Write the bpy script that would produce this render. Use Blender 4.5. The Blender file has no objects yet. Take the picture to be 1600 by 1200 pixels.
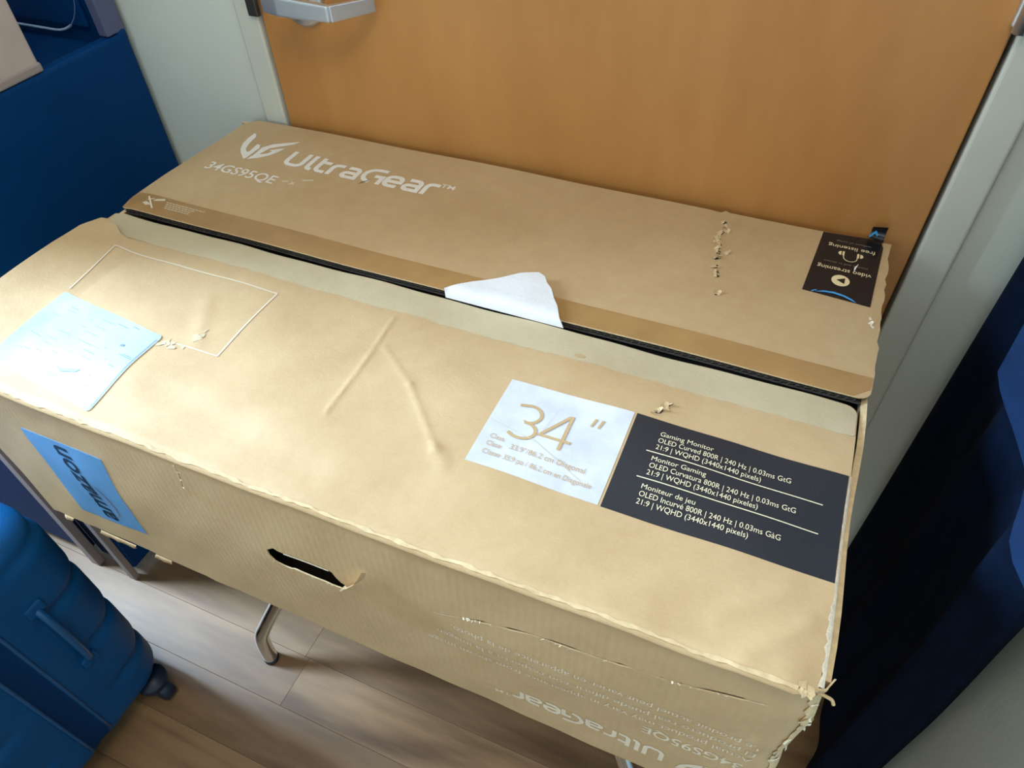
import bpy, bmesh, math, random
from mathutils import Vector, Matrix
from mathutils.geometry import delaunay_2d_cdt
R = random.Random(7)
scene = bpy.context.scene
C = scene.collection
pi = math.pi

# ------------------------------------------------------------------ camera
FLOOR = 0.84                       # height of the box top above the floor
cam_d = bpy.data.cameras.new('camera'); cam = bpy.data.objects.new('camera', cam_d); C.objects.link(cam)
cam.location = (0.3717, -0.2649, 0.5411 + FLOOR)
cam.rotation_euler = (0.7601, 0.0274, 0.4067)
cam_d.sensor_width = 36.0; cam_d.lens = 1118.39 / 1600 * 36.0; cam_d.clip_start = 0.02
scene.camera = cam

# ------------------------------------------------------------------ light and exposure
def srgb(r, g, b):
    f = lambda c: (c/255/12.92 if c/255 <= 0.04045 else ((c/255+0.055)/1.055)**2.4)
    return (f(r), f(g), f(b), 1.0)
world = bpy.data.worlds.new('sky_light'); scene.world = world; world.use_nodes = True
wb = world.node_tree.nodes['Background']; wb.inputs['Color'].default_value = (0.75, 0.88, 1.0, 1); wb.inputs['Strength'].default_value = 0.3
def area(name, loc, target, sx, sy, power, col):
    l = bpy.data.lights.new(name, 'AREA'); l.shape = 'RECTANGLE'; l.size = sx; l.size_y = sy; l.energy = power; l.color = col
    o = bpy.data.objects.new(name, l); C.objects.link(o); o.location = loc
    o.rotation_euler = (Vector(target) - Vector(loc)).to_track_quat('-Z', 'Y').to_euler(); return o
area('window_daylight', (-1.56, -0.09, 1.48), (-0.60, -0.02, 0.95), 0.32, 0.80, 128, (0.53, 0.75, 1.0))
area('ceiling_lamp_light', (0.42, -0.50, 2.42), (0.42, -0.50, 0.0), 0.55, 0.55, 13, (1.0, 0.90, 0.75))
area('front_fill_light', (-0.45, -2.52, 1.45), (-0.3, 0.0, 0.95), 1.5, 1.1, 14, (0.93, 0.97, 1.0))  # added soft fill from behind the camera; wall there has no opening
vs = scene.view_settings; vs.view_transform = 'Standard'; vs.look = 'None'; vs.gamma = 1.0; vs.use_curve_mapping = False
vs.exposure = -0.26

# ------------------------------------------------------------------ materials
def new_mat(name):
    m = bpy.data.materials.new(name); m.use_nodes = True
    return m, m.node_tree, m.node_tree.nodes['Principled BSDF']
def plain(name, col, rough=0.6, metal=0.0, spec=0.5, noise=0.0, nscale=40.0, bump=0.0, bscale=200.0, coat=0.0, sheen=0.0, var=None):
    m, t, b = new_mat(name)
    b.inputs['Base Color'].default_value = col; b.inputs['Roughness'].default_value = rough; b.inputs['Metallic'].default_value = metal
    b.inputs['Specular IOR Level'].default_value = spec; b.inputs['Coat Weight'].default_value = coat; b.inputs['Sheen Weight'].default_value = sheen
    tc = t.nodes.new('ShaderNodeTexCoord')
    if noise:
        n = t.nodes.new('ShaderNodeTexNoise'); n.inputs['Scale'].default_value = nscale; n.inputs['Detail'].default_value = 6
        t.links.new(tc.outputs['Object'], n.inputs['Vector'])
        mr = t.nodes.new('ShaderNodeMapRange'); mr.inputs[1].default_value = 0.3; mr.inputs[2].default_value = 0.7
        t.links.new(n.outputs['Fac'], mr.inputs[0])
        mx = t.nodes.new('ShaderNodeMix'); mx.data_type = 'RGBA'
        d = [c*(1-noise) for c in col[:3]]; u = [min(1, c*(1+noise)) for c in col[:3]] if var is None else var[:3]
        mx.inputs[6].default_value = (*d, 1); mx.inputs[7].default_value = (*u, 1)
        t.links.new(mr.outputs[0], mx.inputs[0]); t.links.new(mx.outputs[2], b.inputs['Base Color'])
    if bump:
        n = t.nodes.new('ShaderNodeTexNoise'); n.inputs['Scale'].default_value = bscale; n.inputs['Detail'].default_value = 4
        t.links.new(tc.outputs['Object'], n.inputs['Vector'])
        bp = t.nodes.new('ShaderNodeBump'); bp.inputs['Strength'].default_value = bump; bp.inputs['Distance'].default_value = 0.002
        t.links.new(n.outputs['Fac'], bp.inputs['Height']); t.links.new(bp.outputs[0], b.inputs['Normal'])
    return m

def cardboard(name, c1, c2, rough=0.62, bump=0.13, ribs=0.0):
    m, t, b = new_mat(name); L = t.links.new; N = t.nodes.new
    tc = N('ShaderNodeTexCoord')
    def noise(scale, detail, vec=None, rough_=0.55):
        n = N('ShaderNodeTexNoise'); n.inputs['Scale'].default_value = scale; n.inputs['Detail'].default_value = detail; n.inputs['Roughness'].default_value = rough_
        L(vec or tc.outputs['Object'], n.inputs['Vector']); return n
    big = noise(9, 6); fine = noise(420, 3); mid = noise(60, 5)
    mp = N('ShaderNodeMapping'); mp.inputs['Scale'].default_value = (25, 160, 160); L(tc.outputs['Object'], mp.inputs['Vector'])
    fib = noise(4, 4, mp.outputs[0])
    a1 = N('ShaderNodeMath'); a1.operation = 'MULTIPLY_ADD'; L(mid.outputs['Fac'], a1.inputs[0]); a1.inputs[1].default_value = 0.5; L(big.outputs['Fac'], a1.inputs[2])
    a2 = N('ShaderNodeMath'); a2.operation = 'MULTIPLY_ADD'; L(fine.outputs['Fac'], a2.inputs[0]); a2.inputs[1].default_value = 0.35; L(a1.outputs[0], a2.inputs[2])
    a3 = N('ShaderNodeMath'); a3.operation = 'MULTIPLY_ADD'; L(fib.outputs['Fac'], a3.inputs[0]); a3.inputs[1].default_value = 0.25; L(a2.outputs[0], a3.inputs[2])
    mr = N('ShaderNodeMapRange'); mr.inputs[1].default_value = 0.62; mr.inputs[2].default_value = 1.5; L(a3.outputs[0], mr.inputs[0])
    mx = N('ShaderNodeMix'); mx.data_type = 'RGBA'; mx.inputs[6].default_value = c1; mx.inputs[7].default_value = c2
    L(mr.outputs[0], mx.inputs[0]); L(mx.outputs[2], b.inputs['Base Color'])
    b.inputs['Roughness'].default_value = rough; b.inputs['Specular IOR Level'].default_value = 0.35
    h = N('ShaderNodeMath'); h.operation = 'MULTIPLY_ADD'; L(mid.outputs['Fac'], h.inputs[0]); h.inputs[1].default_value = 1.2; L(fine.outputs['Fac'], h.inputs[2])
    out = h
    if ribs:
        w = N('ShaderNodeTexWave'); w.wave_type = 'BANDS'; w.bands_direction = 'X'; w.inputs['Scale'].default_value = 38; w.inputs['Distortion'].default_value = 0.6
        L(tc.outputs['Object'], w.inputs['Vector'])
        h2 = N('ShaderNodeMath'); h2.operation = 'MULTIPLY_ADD'; L(w.outputs['Fac'], h2.inputs[0]); h2.inputs[1].default_value = ribs; L(h.outputs[0], h2.inputs[2]); out = h2
    bp = N('ShaderNodeBump'); bp.inputs['Strength'].default_value = bump; bp.inputs['Distance'].default_value = 0.0012
    L(out.outputs[0], bp.inputs['Height']); L(bp.outputs[0], b.inputs['Normal'])
    return m

M = {}
M['card'] = cardboard('kraft_cardboard', srgb(182, 150, 108), srgb(201, 171, 130))
M['card_front'] = cardboard('kraft_cardboard_front', srgb(180, 150, 110), srgb(199, 170, 130), ribs=0.5)
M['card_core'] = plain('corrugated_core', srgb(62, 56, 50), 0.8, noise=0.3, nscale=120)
M['card_edge'] = plain('cardboard_cut_edge', srgb(205, 178, 135), 0.8, noise=0.15, nscale=150)
M['card_pale'] = cardboard('peeled_paper_layer', srgb(183, 163, 128), srgb(203, 186, 154), rough=0.75, bump=0.25)
M['card_worn'] = plain('worn_kraft', srgb(204, 176, 134), 0.8, noise=0.15, nscale=150)
M['card_torn'] = plain('torn_paper_fibre', srgb(236, 222, 198), 0.85, noise=0.12, nscale=200, bump=0.5, bscale=500)
M['tape'] = plain('brown_packing_tape', srgb(168, 130, 82), 0.34, noise=0.10, nscale=25, bump=0.08, bscale=40)
M['ink_white'] = plain('white_ink', srgb(232, 224, 212), 0.6, noise=0.06, nscale=180)
M['ink_pale'] = plain('pale_ink', srgb(224, 208, 184), 0.6, noise=0.08, nscale=180)
M['ink_line'] = plain('cream_ink_line', srgb(214, 196, 168), 0.6)
M['ink_smudge'] = plain('worn_ink', srgb(212, 196, 168), 0.7)
M['panel_white'] = plain('silver_white_print', srgb(200, 200, 206), 0.55, noise=0.07, nscale=28, var=srgb(216, 216, 222), bump=0.1, bscale=150)
M['panel_black'] = plain('black_print', srgb(36, 38, 44), 0.45, bump=0.15, bscale=300)
M['ink_kraft'] = plain('kraft_coloured_print', srgb(188, 156, 112), 0.6)
M['ink_cream'] = plain('cream_print', srgb(232, 216, 180), 0.6)
M['sticker'] = plain('black_tape_print', srgb(22, 22, 27), 0.22, bump=0.06, bscale=60)
M['sticker_cream'] = plain('sticker_cream_print', srgb(238, 214, 165), 0.35)
M['sticker_faint'] = plain('sticker_faint_print', srgb(120, 110, 95), 0.35)
M['sticker_blue'] = plain('sticker_blue_print', srgb(70, 160, 220), 0.3)
M['scuff'] = plain('white_scuff', srgb(240, 236, 228), 0.6)
M['label'] = plain('glossy_white_label', srgb(166, 178, 182), 0.28, noise=0.06, nscale=22, var=srgb(182, 194, 196), coat=0.4)
M['label_ink'] = plain('faded_label_print', srgb(120, 146, 166), 0.4)
M['label_edge'] = plain('label_border', srgb(240, 248, 250), 0.3)
M['blue_tape'] = plain('light_blue_tape', srgb(104, 154, 200), 0.32, noise=0.08, nscale=12, bump=0.05, bscale=40)
M['ink_navy'] = plain('dark_teal_ink', srgb(14, 38, 56), 0.5)
M['ink_brown'] = plain('brown_ink', srgb(120, 106, 118), 0.5)
M['foam'] = plain('white_foam_sheet', srgb(228, 226, 226), 0.7, noise=0.03, nscale=60, bump=0.25, bscale=260)
M['navy_lam'] = plain('navy_laminate', srgb(0, 56, 108), 0.55, spec=0.12, noise=0.12, nscale=5)
M['navy_dark'] = plain('dark_navy_panel', srgb(0, 40, 80), 0.6, spec=0.1)
M['post_grey'] = plain('slate_grey_post', srgb(88, 92, 122), 0.45)
M['taupe'] = plain('taupe_board', srgb(190, 172, 164), 0.6, noise=0.04, nscale=20)
M['taupe_edge'] = plain('taupe_edge_band', srgb(158, 142, 138), 0.6)
M['piping'] = plain('pale_blue_piping', srgb(170, 190, 215), 0.25)
M['suit'] = plain('blue_hard_shell', srgb(0, 68, 116), 0.5, spec=0.2, noise=0.1, nscale=8, bump=0.12, bscale=420)
M['suit_dark'] = plain('dark_blue_zip', srgb(0, 44, 84), 0.6, spec=0.12, bump=0.2, bscale=700)
M['suit_rim'] = plain('blue_rim', srgb(4, 72, 118), 0.32)
M['rubber'] = plain('black_rubber', srgb(8, 24, 46), 0.5)
M['chrome'] = plain('chrome', srgb(215, 220, 226), 0.12, metal=1.0)
M['steel'] = plain('satin_steel', srgb(222, 228, 236), 0.42, metal=1.0)
M['dark_steel'] = plain('dark_steel', srgb(80, 78, 76), 0.45, metal=0.8)
M['frame'] = plain('painted_steel_frame', srgb(204, 206, 194), 0.42, noise=0.02, nscale=20)
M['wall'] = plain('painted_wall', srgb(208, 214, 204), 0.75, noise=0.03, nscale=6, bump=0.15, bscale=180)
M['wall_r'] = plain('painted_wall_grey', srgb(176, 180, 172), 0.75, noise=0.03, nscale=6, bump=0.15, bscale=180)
M['ceiling'] = plain('ceiling_white', srgb(225, 225, 220), 0.8)
M['table'] = plain('dark_tabletop', srgb(60, 50, 42), 0.5)
M['floor_base'] = plain('floor_base', srgb(92, 70, 50), 0.7)
M['gap'] = plain('door_gap_dark', srgb(14, 13, 12), 0.8)  # shade of the door gap put into the colour
M['cloth_blue'] = plain('blue_cloth', srgb(8, 38, 72), 0.85, spec=0.2, noise=0.15, nscale=30, bump=0.3, bscale=500)
M['cloth'] = plain('dark_navy_cloth', srgb(3, 16, 36), 0.9, spec=0.1, noise=0.25, nscale=30, bump=0.4, bscale=600)

def wood(name, dark, light, sc, bands, rough, per_obj=0.0, coat=0.0, knots=False, low=0.32, high=0.72):
    m, t, b = new_mat(name); L = t.links.new; N = t.nodes.new
    tc = N('ShaderNodeTexCoord'); oi = N('ShaderNodeObjectInfo')
    off = N('ShaderNodeVectorMath'); off.operation = 'ADD'; L(tc.outputs['Object'], off.inputs[0])
    mul = N('ShaderNodeMath'); mul.operation = 'MULTIPLY'; mul.inputs[1].default_value = 37.0 if per_obj else 0.0; L(oi.outputs['Random'], mul.inputs[0]); L(mul.outputs[0], off.inputs[1])
    mp = N('ShaderNodeMapping'); mp.inputs['Scale'].default_value = sc; L(off.outputs[0], mp.inputs['Vector'])
    n1 = N('ShaderNodeTexNoise'); n1.inputs['Scale'].default_value = 1.0; n1.inputs['Detail'].default_value = 7; n1.inputs['Distortion'].default_value = 0.7; L(mp.outputs[0], n1.inputs['Vector'])
    mp2 = N('ShaderNodeMapping'); mp2.inputs['Scale'].default_value = tuple(s*bands for s in sc); L(off.outputs[0], mp2.inputs['Vector'])
    n2 = N('ShaderNodeTexNoise'); n2.inputs['Scale'].default_value = 1.0; n2.inputs['Detail'].default_value = 5; L(mp2.outputs[0], n2.inputs['Vector'])
    a = N('ShaderNodeMath'); a.operation = 'MULTIPLY_ADD'; L(n2.outputs['Fac'], a.inputs[0]); a.inputs[1].default_value = 0.35
    s = N('ShaderNodeMath'); s.operation = 'MULTIPLY'; s.inputs[1].default_value = 0.65; L(n1.outputs['Fac'], s.inputs[0]); L(s.outputs[0], a.inputs[2])
    mr = N('ShaderNodeMapRange'); mr.inputs[1].default_value = low; mr.inputs[2].default_value = high; L(a.outputs[0], mr.inputs[0])
    mx = N('ShaderNodeMix'); mx.data_type = 'RGBA'; mx.inputs[6].default_value = dark; mx.inputs[7].default_value = light; L(mr.outputs[0], mx.inputs[0])
    last = mx.outputs[2]
    if per_obj:
        hs = N('ShaderNodeHueSaturation'); L(last, hs.inputs['Color'])
        v = N('ShaderNodeMapRange'); v.inputs[3].default_value = 1-per_obj; v.inputs[4].default_value = 1+per_obj; L(oi.outputs['Random'], v.inputs[0]); L(v.outputs[0], hs.inputs['Value'])
        last = hs.outputs[0]
    L(last, b.inputs['Base Color']); b.inputs['Roughness'].default_value = rough; b.inputs['Coat Weight'].default_value = coat; b.inputs['Coat Roughness'].default_value = 0.25
    return m
M['door'] = wood('maple_veneer', srgb(178, 120, 62), srgb(200, 143, 80), (3.2, 3.2, 0.9), 9, 0.38, coat=0.2)
M['plank'] = wood('oak_plank', srgb(92, 66, 42), srgb(160, 125, 88), (1.5, 11, 11), 3.5, 0.42, per_obj=0.10)

# ------------------------------------------------------------------ mesh helpers
def link(name, me, mat, parent=None):
    o = bpy.data.objects.new(name, me); C.objects.link(o)
    mats = mat if isinstance(mat, (list, tuple)) else [mat]
    for x in mats: me.materials.append(M[x])
    if parent is not None:
        o.parent = parent; root = parent; off = Vector((0, 0, 0))
        while root is not None: off += root.location; root = root.parent
        o.location = -off                      # meshes carry world coordinates
    return o
def thing(name, label, cat, loc=(0, 0, 0), group=None):
    o = bpy.data.objects.new(name, None); C.objects.link(o); o.location = loc; o.empty_display_size = 0.05
    o['label'] = label; o['category'] = cat
    if group: o['group'] = group
    return o
def tag(o, label, cat, group=None):
    o['label'] = label; o['category'] = cat
    if group: o['group'] = group
    return o
def struct(o): o['kind'] = 'structure'; return o
def mesh(name, verts, faces, smooth=False, mi=None):
    me = bpy.data.meshes.new(name); me.from_pydata([tuple(v) for v in verts], [], faces); me.validate()
    if mi:
        for p_, i in zip(me.polygons, mi): p_.material_index = i
    bm = bmesh.new(); bm.from_mesh(me); bmesh.ops.recalc_face_normals(bm, faces=bm.faces); bm.to_mesh(me); bm.free()
    if smooth:
        for p_ in me.polygons: p_.use_smooth = True
    me.update(); return me
def box_bm(bm, x0, x1, y0, y1, z0, z1, bev=0.0, seg=2):
    r = bmesh.ops.create_cube(bm, size=1.0)
    for v in r['verts']:
        v.co = Vector(((x0+x1)/2 + v.co.x*(x1-x0), (y0+y1)/2 + v.co.y*(y1-y0), (z0+z1)/2 + v.co.z*(z1-z0)))
    if bev:
        ed = list({e for v in r['verts'] for e in v.link_edges})
        bmesh.ops.bevel(bm, geom=ed, offset=bev, segments=seg, profile=0.5, affect='EDGES')
def box(name, x0, x1, y0, y1, z0, z1, mat, parent=None, bev=0.0, seg=2):
    bm = bmesh.new(); box_bm(bm, x0, x1, y0, y1, z0, z1, bev, seg)
    me = bpy.data.meshes.new(name); bm.to_mesh(me); bm.free()
    return link(name, me, mat, parent)
def tube_mesh(name, pts, rad, n=14, cap=True):
    pts = [Vector(p_) for p_ in pts]; vs_, fs = [], []
    up = Vector((0.123, 0.05, 1)).normalized(); prev = None
    for i, p_ in enumerate(pts):
        d = (pts[min(i+1, len(pts)-1)] - pts[max(i-1, 0)]).normalized()
        if prev is None:
            a = d.cross(Vector((1, 0, 0)) if abs(d.x) < 0.8 else Vector((0, 1, 0))).normalized()
        else:
            a = (prev - d*prev.dot(d)).normalized()
        prev = a; b_ = d.cross(a); r_ = rad[i] if isinstance(rad, (list, tuple)) else rad
        for k in range(n):
            t_ = 2*pi*k/n; vs_.append(p_ + a*math.cos(t_)*r_ + b_*math.sin(t_)*r_)
    for i in range(len(pts)-1):
        for k in range(n):
            fs.append((i*n+k, i*n+(k+1) % n, (i+1)*n+(k+1) % n, (i+1)*n+k))
    if cap: fs.append(tuple(range(n))[::-1]); fs.append(tuple((len(pts)-1)*n+k for k in range(n)))
    return mesh(name, vs_, fs, True)
def smooth_path(pts, n=6):
    pts = [Vector(p_) for p_ in pts]; out = []
    for i in range(len(pts)-1):
        p0, p1, p2, p3 = pts[max(i-1, 0)], pts[i], pts[i+1], pts[min(i+2, len(pts)-1)]
        for k in range(n):
            t = k/n
            out.append(0.5*((2*p1) + (p2-p0)*t + (2*p0-5*p1+4*p2-p3)*t*t + (3*p1-p0-3*p2+p3)*t**3))
    out.append(pts[-1]); return out
def inside(px, py, poly):
    c = False; j = len(poly)-1
    for i in range(len(poly)):
        xi, yi = poly[i]; xj, yj = poly[j]
        if (yi > py) != (yj > py) and px < (xj-xi)*(py-yi)/(yj-yi)+xi: c = not c
        j = i
    return c
def densify(poly, step):
    out = []
    for i in range(len(poly)):
        a, b_ = Vector(poly[i]), Vector(poly[(i+1) % len(poly)]); n = max(1, int((b_-a).length/step))
        for k in range(n): q = a.lerp(b_, k/n); out.append((q.x, q.y))
    return out
def tri2d(outline, holes, step, extra=()):
    outline = densify(outline, step); loops = [outline] + [densify(h, step) for h in holes]
    vs_, es = [], []
    for lp in loops:
        s = len(vs_); vs_ += [Vector(q) for q in lp]; es += [(s+i, s+(i+1) % len(lp)) for i in range(len(lp))]
    xs = [q[0] for q in outline]; ys = [q[1] for q in outline]
    x = min(xs)+step*0.5
    row = 0
    while x < max(xs):
        y = min(ys)+step*(0.5 if row % 2 else 0.25)
        while y < max(ys):
            if inside(x, y, outline) and not any(inside(x, y, h) for h in loops[1:]): vs_.append(Vector((x, y)))
            y += step
        x += step*0.87; row += 1
    for q in extra: vs_.append(Vector(q))
    ov, oe, of, *_ = delaunay_2d_cdt(vs_, es, [], 0, 1e-6)
    keep = []
    for f in of:
        cx = sum(ov[i].x for i in f)/3; cy = sum(ov[i].y for i in f)/3
        if inside(cx, cy, loops[0]) and not any(inside(cx, cy, h) for h in loops[1:]): keep.append(tuple(f))
    return ov, keep
def panel(name, outline, fmap, thick, mat, parent=None, holes=(), step=0.02, edge=None, smooth=True, extra=()):
    """Sheet of real thickness whose outline lies in (u, v); fmap takes (u, v) to a point in space."""
    pv, pf = tri2d(outline, holes, step, extra)
    top, bot = [], []
    h = 1e-4
    for q in pv:
        p0 = Vector(fmap(q.x, q.y)); du = Vector(fmap(q.x+h, q.y))-Vector(fmap(q.x-h, q.y)); dv = Vector(fmap(q.x, q.y+h))-Vector(fmap(q.x, q.y-h))
        nrm = du.cross(dv).normalized(); top.append(p0); bot.append(p0 - nrm*thick)
    n = len(top); faces = []; mi = []
    cnt = {}
    for f in pf:
        faces.append(f); mi.append(0)
        for i in range(3):
            e = (f[i], f[(i+1) % 3]); k = (min(e), max(e)); cnt.setdefault(k, []).append(e)
    for f in pf: faces.append((f[0]+n, f[2]+n, f[1]+n)); mi.append(0)
    for k, l in cnt.items():
        if len(l) == 1:
            a, b_ = l[0]; faces.append((b_, a, a+n, b_+n)); mi.append(1 if edge else 0)
    me = bpy.data.meshes.new(name); me.from_pydata([tuple(v) for v in top+bot], [], faces)
    for p_, i in zip(me.polygons, mi): p_.material_index = i
    if smooth:
        for p_ in me.polygons: p_.use_smooth = True
        bm = bmesh.new(); bm.from_mesh(me)
        for e in bm.edges:
            if len(e.link_faces) == 2 and e.link_faces[0].normal.angle(e.link_faces[1].normal, 0) > 0.9: e.smooth = False
        bm.to_mesh(me); bm.free()
    me.update()
    return link(name, me, [mat, edge] if edge else mat, parent)
def flat(name, polys, fmap, off, mat, parent, step=0.05):
    """Ink film: 2D polygons laid on a surface, a fraction of a millimetre proud."""
    verts, faces = [], []
    for poly in polys:
        ov, of = tri2d(poly, [], step); s = len(verts)
        verts += [lift(fmap, q.x, q.y, off) for q in ov]; faces += [tuple(i+s for i in f) for f in of]
    me = bpy.data.meshes.new(name); me.from_pydata([tuple(v) for v in verts], [], faces); me.update()
    return link(name, me, mat, parent)
def lift(fmap, u, v, off):
    h = 2e-4
    du = Vector(fmap(u+h, v))-Vector(fmap(u-h, v)); dv = Vector(fmap(u, v+h))-Vector(fmap(u, v-h))
    return Vector(fmap(u, v)) + du.cross(dv).normalized()*off
def ribbon(pts, w, closed=False, taper=False):
    """2D stroke polygon quads along a polyline."""
    pts = [Vector(p_) for p_ in pts]; n = len(pts); L_, R_ = [], []
    for i in range(n):
        if closed: a, b_ = pts[i-1], pts[(i+1) % n]
        else: a, b_ = pts[max(i-1, 0)], pts[min(i+1, n-1)]
        d1 = (pts[i]-a); d2 = (b_-pts[i])
        d1 = d1.normalized() if d1.length > 1e-9 else d2.normalized(); d2 = d2.normalized() if d2.length > 1e-9 else d1
        t_ = (d1+d2); t_ = t_.normalized() if t_.length > 1e-6 else d1
        nn = Vector((-t_.y, t_.x)); k = 1/max(0.5, nn.dot(Vector((-d1.y, d1.x))))
        ww = w*(min(1, 4*min(i, n-1-i)/n+0.15) if taper else 1)
        L_.append(pts[i]+nn*ww/2*k); R_.append(pts[i]-nn*ww/2*k)
    m = n if closed else n-1
    return [[tuple(R_[i]), tuple(R_[(i+1) % n]), tuple(L_[(i+1) % n]), tuple(L_[i])] for i in range(m)]
def quads(name, qs, fmap, off, mat, parent):
    verts, faces = [], []
    for q in qs:
        s = len(verts); verts += [lift(fmap, u, v, off) for u, v in q]; faces.append(tuple(range(s, s+len(q))))
    me = bpy.data.meshes.new(name); me.from_pydata([tuple(v) for v in verts], [], faces); me.update()
    return link(name, me, mat, parent)
def arc(cx, cy, rx, ry, a0, a1, n=8):
    return [(cx+rx*math.cos(math.radians(a0+(a1-a0)*k/n)), cy+ry*math.sin(math.radians(a0+(a1-a0)*k/n))) for k in range(n+1)]
def text2d(body, bold=0.0):
    c = bpy.data.curves.new('tmp', 'FONT'); c.body = body; c.size = 1.0; c.offset = bold; c.resolution_u = 3
    o = bpy.data.objects.new('tmp', c); C.objects.link(o)
    dg = bpy.context.evaluated_depsgraph_get(); dg.update(); me = bpy.data.meshes.new_from_object(o.evaluated_get(dg))
    vs_ = [(v.co.x, v.co.y) for v in me.vertices]; fs = [tuple(p_.vertices) for p_ in me.polygons]
    bpy.data.objects.remove(o); bpy.data.curves.remove(c); bpy.data.meshes.remove(me)
    return vs_, fs
def lettering(name, items, fmap, off, mat, parent):
    """items: (text, u, v, angle in degrees, width or None, size, bold) ; (u, v) is the start of the base line."""
    if len(items) > 1:
        return [lettering(name, [it], fmap, off, mat, parent) for it in items]
    verts, faces = [], []
    for body, u, v, ang, width, size, bold in items:
        vs_, fs = text2d(body, bold)
        if not vs_: continue
        x0 = min(q[0] for q in vs_); x1 = max(q[0] for q in vs_)
        sx = size if width is None else width/(x1-x0)
        ca, sa = math.cos(math.radians(ang)), math.sin(math.radians(ang)); s = len(verts)
        for x, y in vs_:
            a, b_ = (x-x0)*sx, y*size
            verts.append(lift(fmap, u+a*ca-b_*sa, v+a*sa+b_*ca, off))
        faces += [tuple(i+s for i in f) for f in fs]
    me = bpy.data.meshes.new(name); me.from_pydata([tuple(v) for v in verts], [], faces); me.update()
    return link(name, me, mat, parent)
def sstep(a, b_, x):
    t = max(0.0, min(1.0, (x-a)/(b_-a))); return t*t*(3-2*t)
def interp(x, tab):
    if x <= tab[0][0]: return tab[0][1]
    for (x0, y0), (x1, y1) in zip(tab, tab[1:]):
        if x <= x1: t = (x-x0)/(x1-x0); return y0+(y1-y0)*(t*t*(3-2*t))
    return tab[-1][1]
def segdist(px, py, a, b_):
    ax, ay = a; bx, by = b_; dx, dy = bx-ax, by-ay
    t = max(0, min(1, ((px-ax)*dx+(py-ay)*dy)/(dx*dx+dy*dy))); return math.hypot(px-ax-t*dx, py-ay-t*dy)

# ------------------------------------------------------------------ the setting
YD = 0.606                                   # face of the door
XR = 0.685                                   # right wall
XL = -1.62; YF = -2.6; ZC = 2.45
floor = struct(box('floor', XL-0.1, XR+0.1, YF-0.1, YD+0.2, -0.06, -0.004, 'floor_base'))
# planks, long side parallel to the door
pw = 0.0975
rows = []
r_ = 0
y = 0.0945
while y > -1.5: rows.append((y-pw, y)); y -= pw
y = 0.0945
while y < YD: rows.append((y, y+pw)); y += pw
base_len = 1.15
for i, (y0, y1) in enumerate(rows):
    x = XL - R.uniform(0, 1.0)
    if i == 0: x = -0.258 - 2*base_len
    first = True
    while x < XR:
        x0, x1 = max(x, XL), min(x+base_len, XR)
        if x1-x0 > 0.03:
            o = box('plank', x0+0.0002, x1-0.0002, y0+0.0002, min(y1, YD+0.1)-0.0002, -0.004, 0.0, 'plank', floor, bev=0.0003, seg=1)
        x += base_len
rest = box('floor_far', XL, XR, YF, rows[-1][0] if False else min(q[0] for q in rows), -0.004, 0.0, 'plank', floor)
rest.name = 'plank'
struct(box('ceiling', XL-0.1, XR+0.1, YF-0.1, YD+0.2, ZC, ZC+0.08, 'ceiling'))
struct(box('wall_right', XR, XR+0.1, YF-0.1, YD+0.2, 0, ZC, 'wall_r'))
struct(box('wall_front', XL-0.1, XR+0.1, YF-0.1, YF, 0, ZC, 'wall'))
bm = bmesh.new()                              # door wall with the opening of the door
box_bm(bm, XL-0.1, -0.452, YD+0.006, YD+0.12, 0, ZC)
box_bm(bm, 0.572, XR+0.05, YD+0.006, YD+0.12, 0, ZC)
box_bm(bm, -0.452, 0.572, YD+0.006, YD+0.12, 2.12, ZC)
me = bpy.data.meshes.new('wall_back'); bm.to_mesh(me); bm.free(); struct(link('wall_back', me, 'wall'))
bm = bmesh.new()                              # left wall with its window opening
box_bm(bm, XL-0.1, XL, YF-0.1, -0.32, 0, ZC); box_bm(bm, XL-0.1, XL, 0.14, YD+0.12, 0, ZC)
box_bm(bm, XL-0.1, XL, -0.32, 0.14, 0, 0.98); box_bm(bm, XL-0.1, XL, -0.32, 0.14, 1.98, ZC)
me = bpy.data.meshes.new('wall_left'); bm.to_mesh(me); bm.free(); struct(link('wall_left', me, 'wall'))
bm = bmesh.new()
box_bm(bm, XL-0.07, XL-0.02, -0.32, -0.27, 0.98, 1.98); box_bm(bm, XL-0.07, XL-0.02, 0.09, 0.14, 0.98, 1.98)
box_bm(bm, XL-0.07, XL-0.02, -0.27, 0.09, 0.98, 1.03); box_bm(bm, XL-0.07, XL-0.02, -0.27, 0.09, 1.93, 1.98)
me = bpy.data.meshes.new('window_1'); bm.to_mesh(me); bm.free(); struct(link('window_1', me, 'frame'))

bm = bmesh.new()  # added frame around the fill light, on the closed front wall
box_bm(bm, -1.30, -1.22, YF, YF+0.05, 0.86, 2.04); box_bm(bm, 0.32, 0.40, YF, YF+0.05, 0.86, 2.04); box_bm(bm, -1.22, 0.32, YF, YF+0.05, 0.86, 0.90); box_bm(bm, -1.22, 0.32, YF, YF+0.05, 2.00, 2.04)
me = bpy.data.meshes.new('fill_light_frame'); bm.to_mesh(me); bm.free(); struct(link('fill_light_frame', me, 'frame'))
door = struct(box('door_1', -0.4125, 0.5265, YD, YD+0.045, 0.008, 2.07, 'door', bev=0.002))
fr = struct(bpy.data.objects.new('trim_1', None)); C.objects.link(fr)
box('jamb', -0.456, -0.4155, YD-0.006, YD+0.11, 0, 2.12, 'frame', fr, bev=0.003)
box('jamb', 0.5315, 0.5745, YD-0.006, YD+0.11, 0, 2.12, 'frame', fr, bev=0.004, seg=3)
box('head_jamb', -0.4155, 0.5315, YD-0.006, YD+0.11, 2.075, 2.12, 'frame', fr, bev=0.003)
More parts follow.
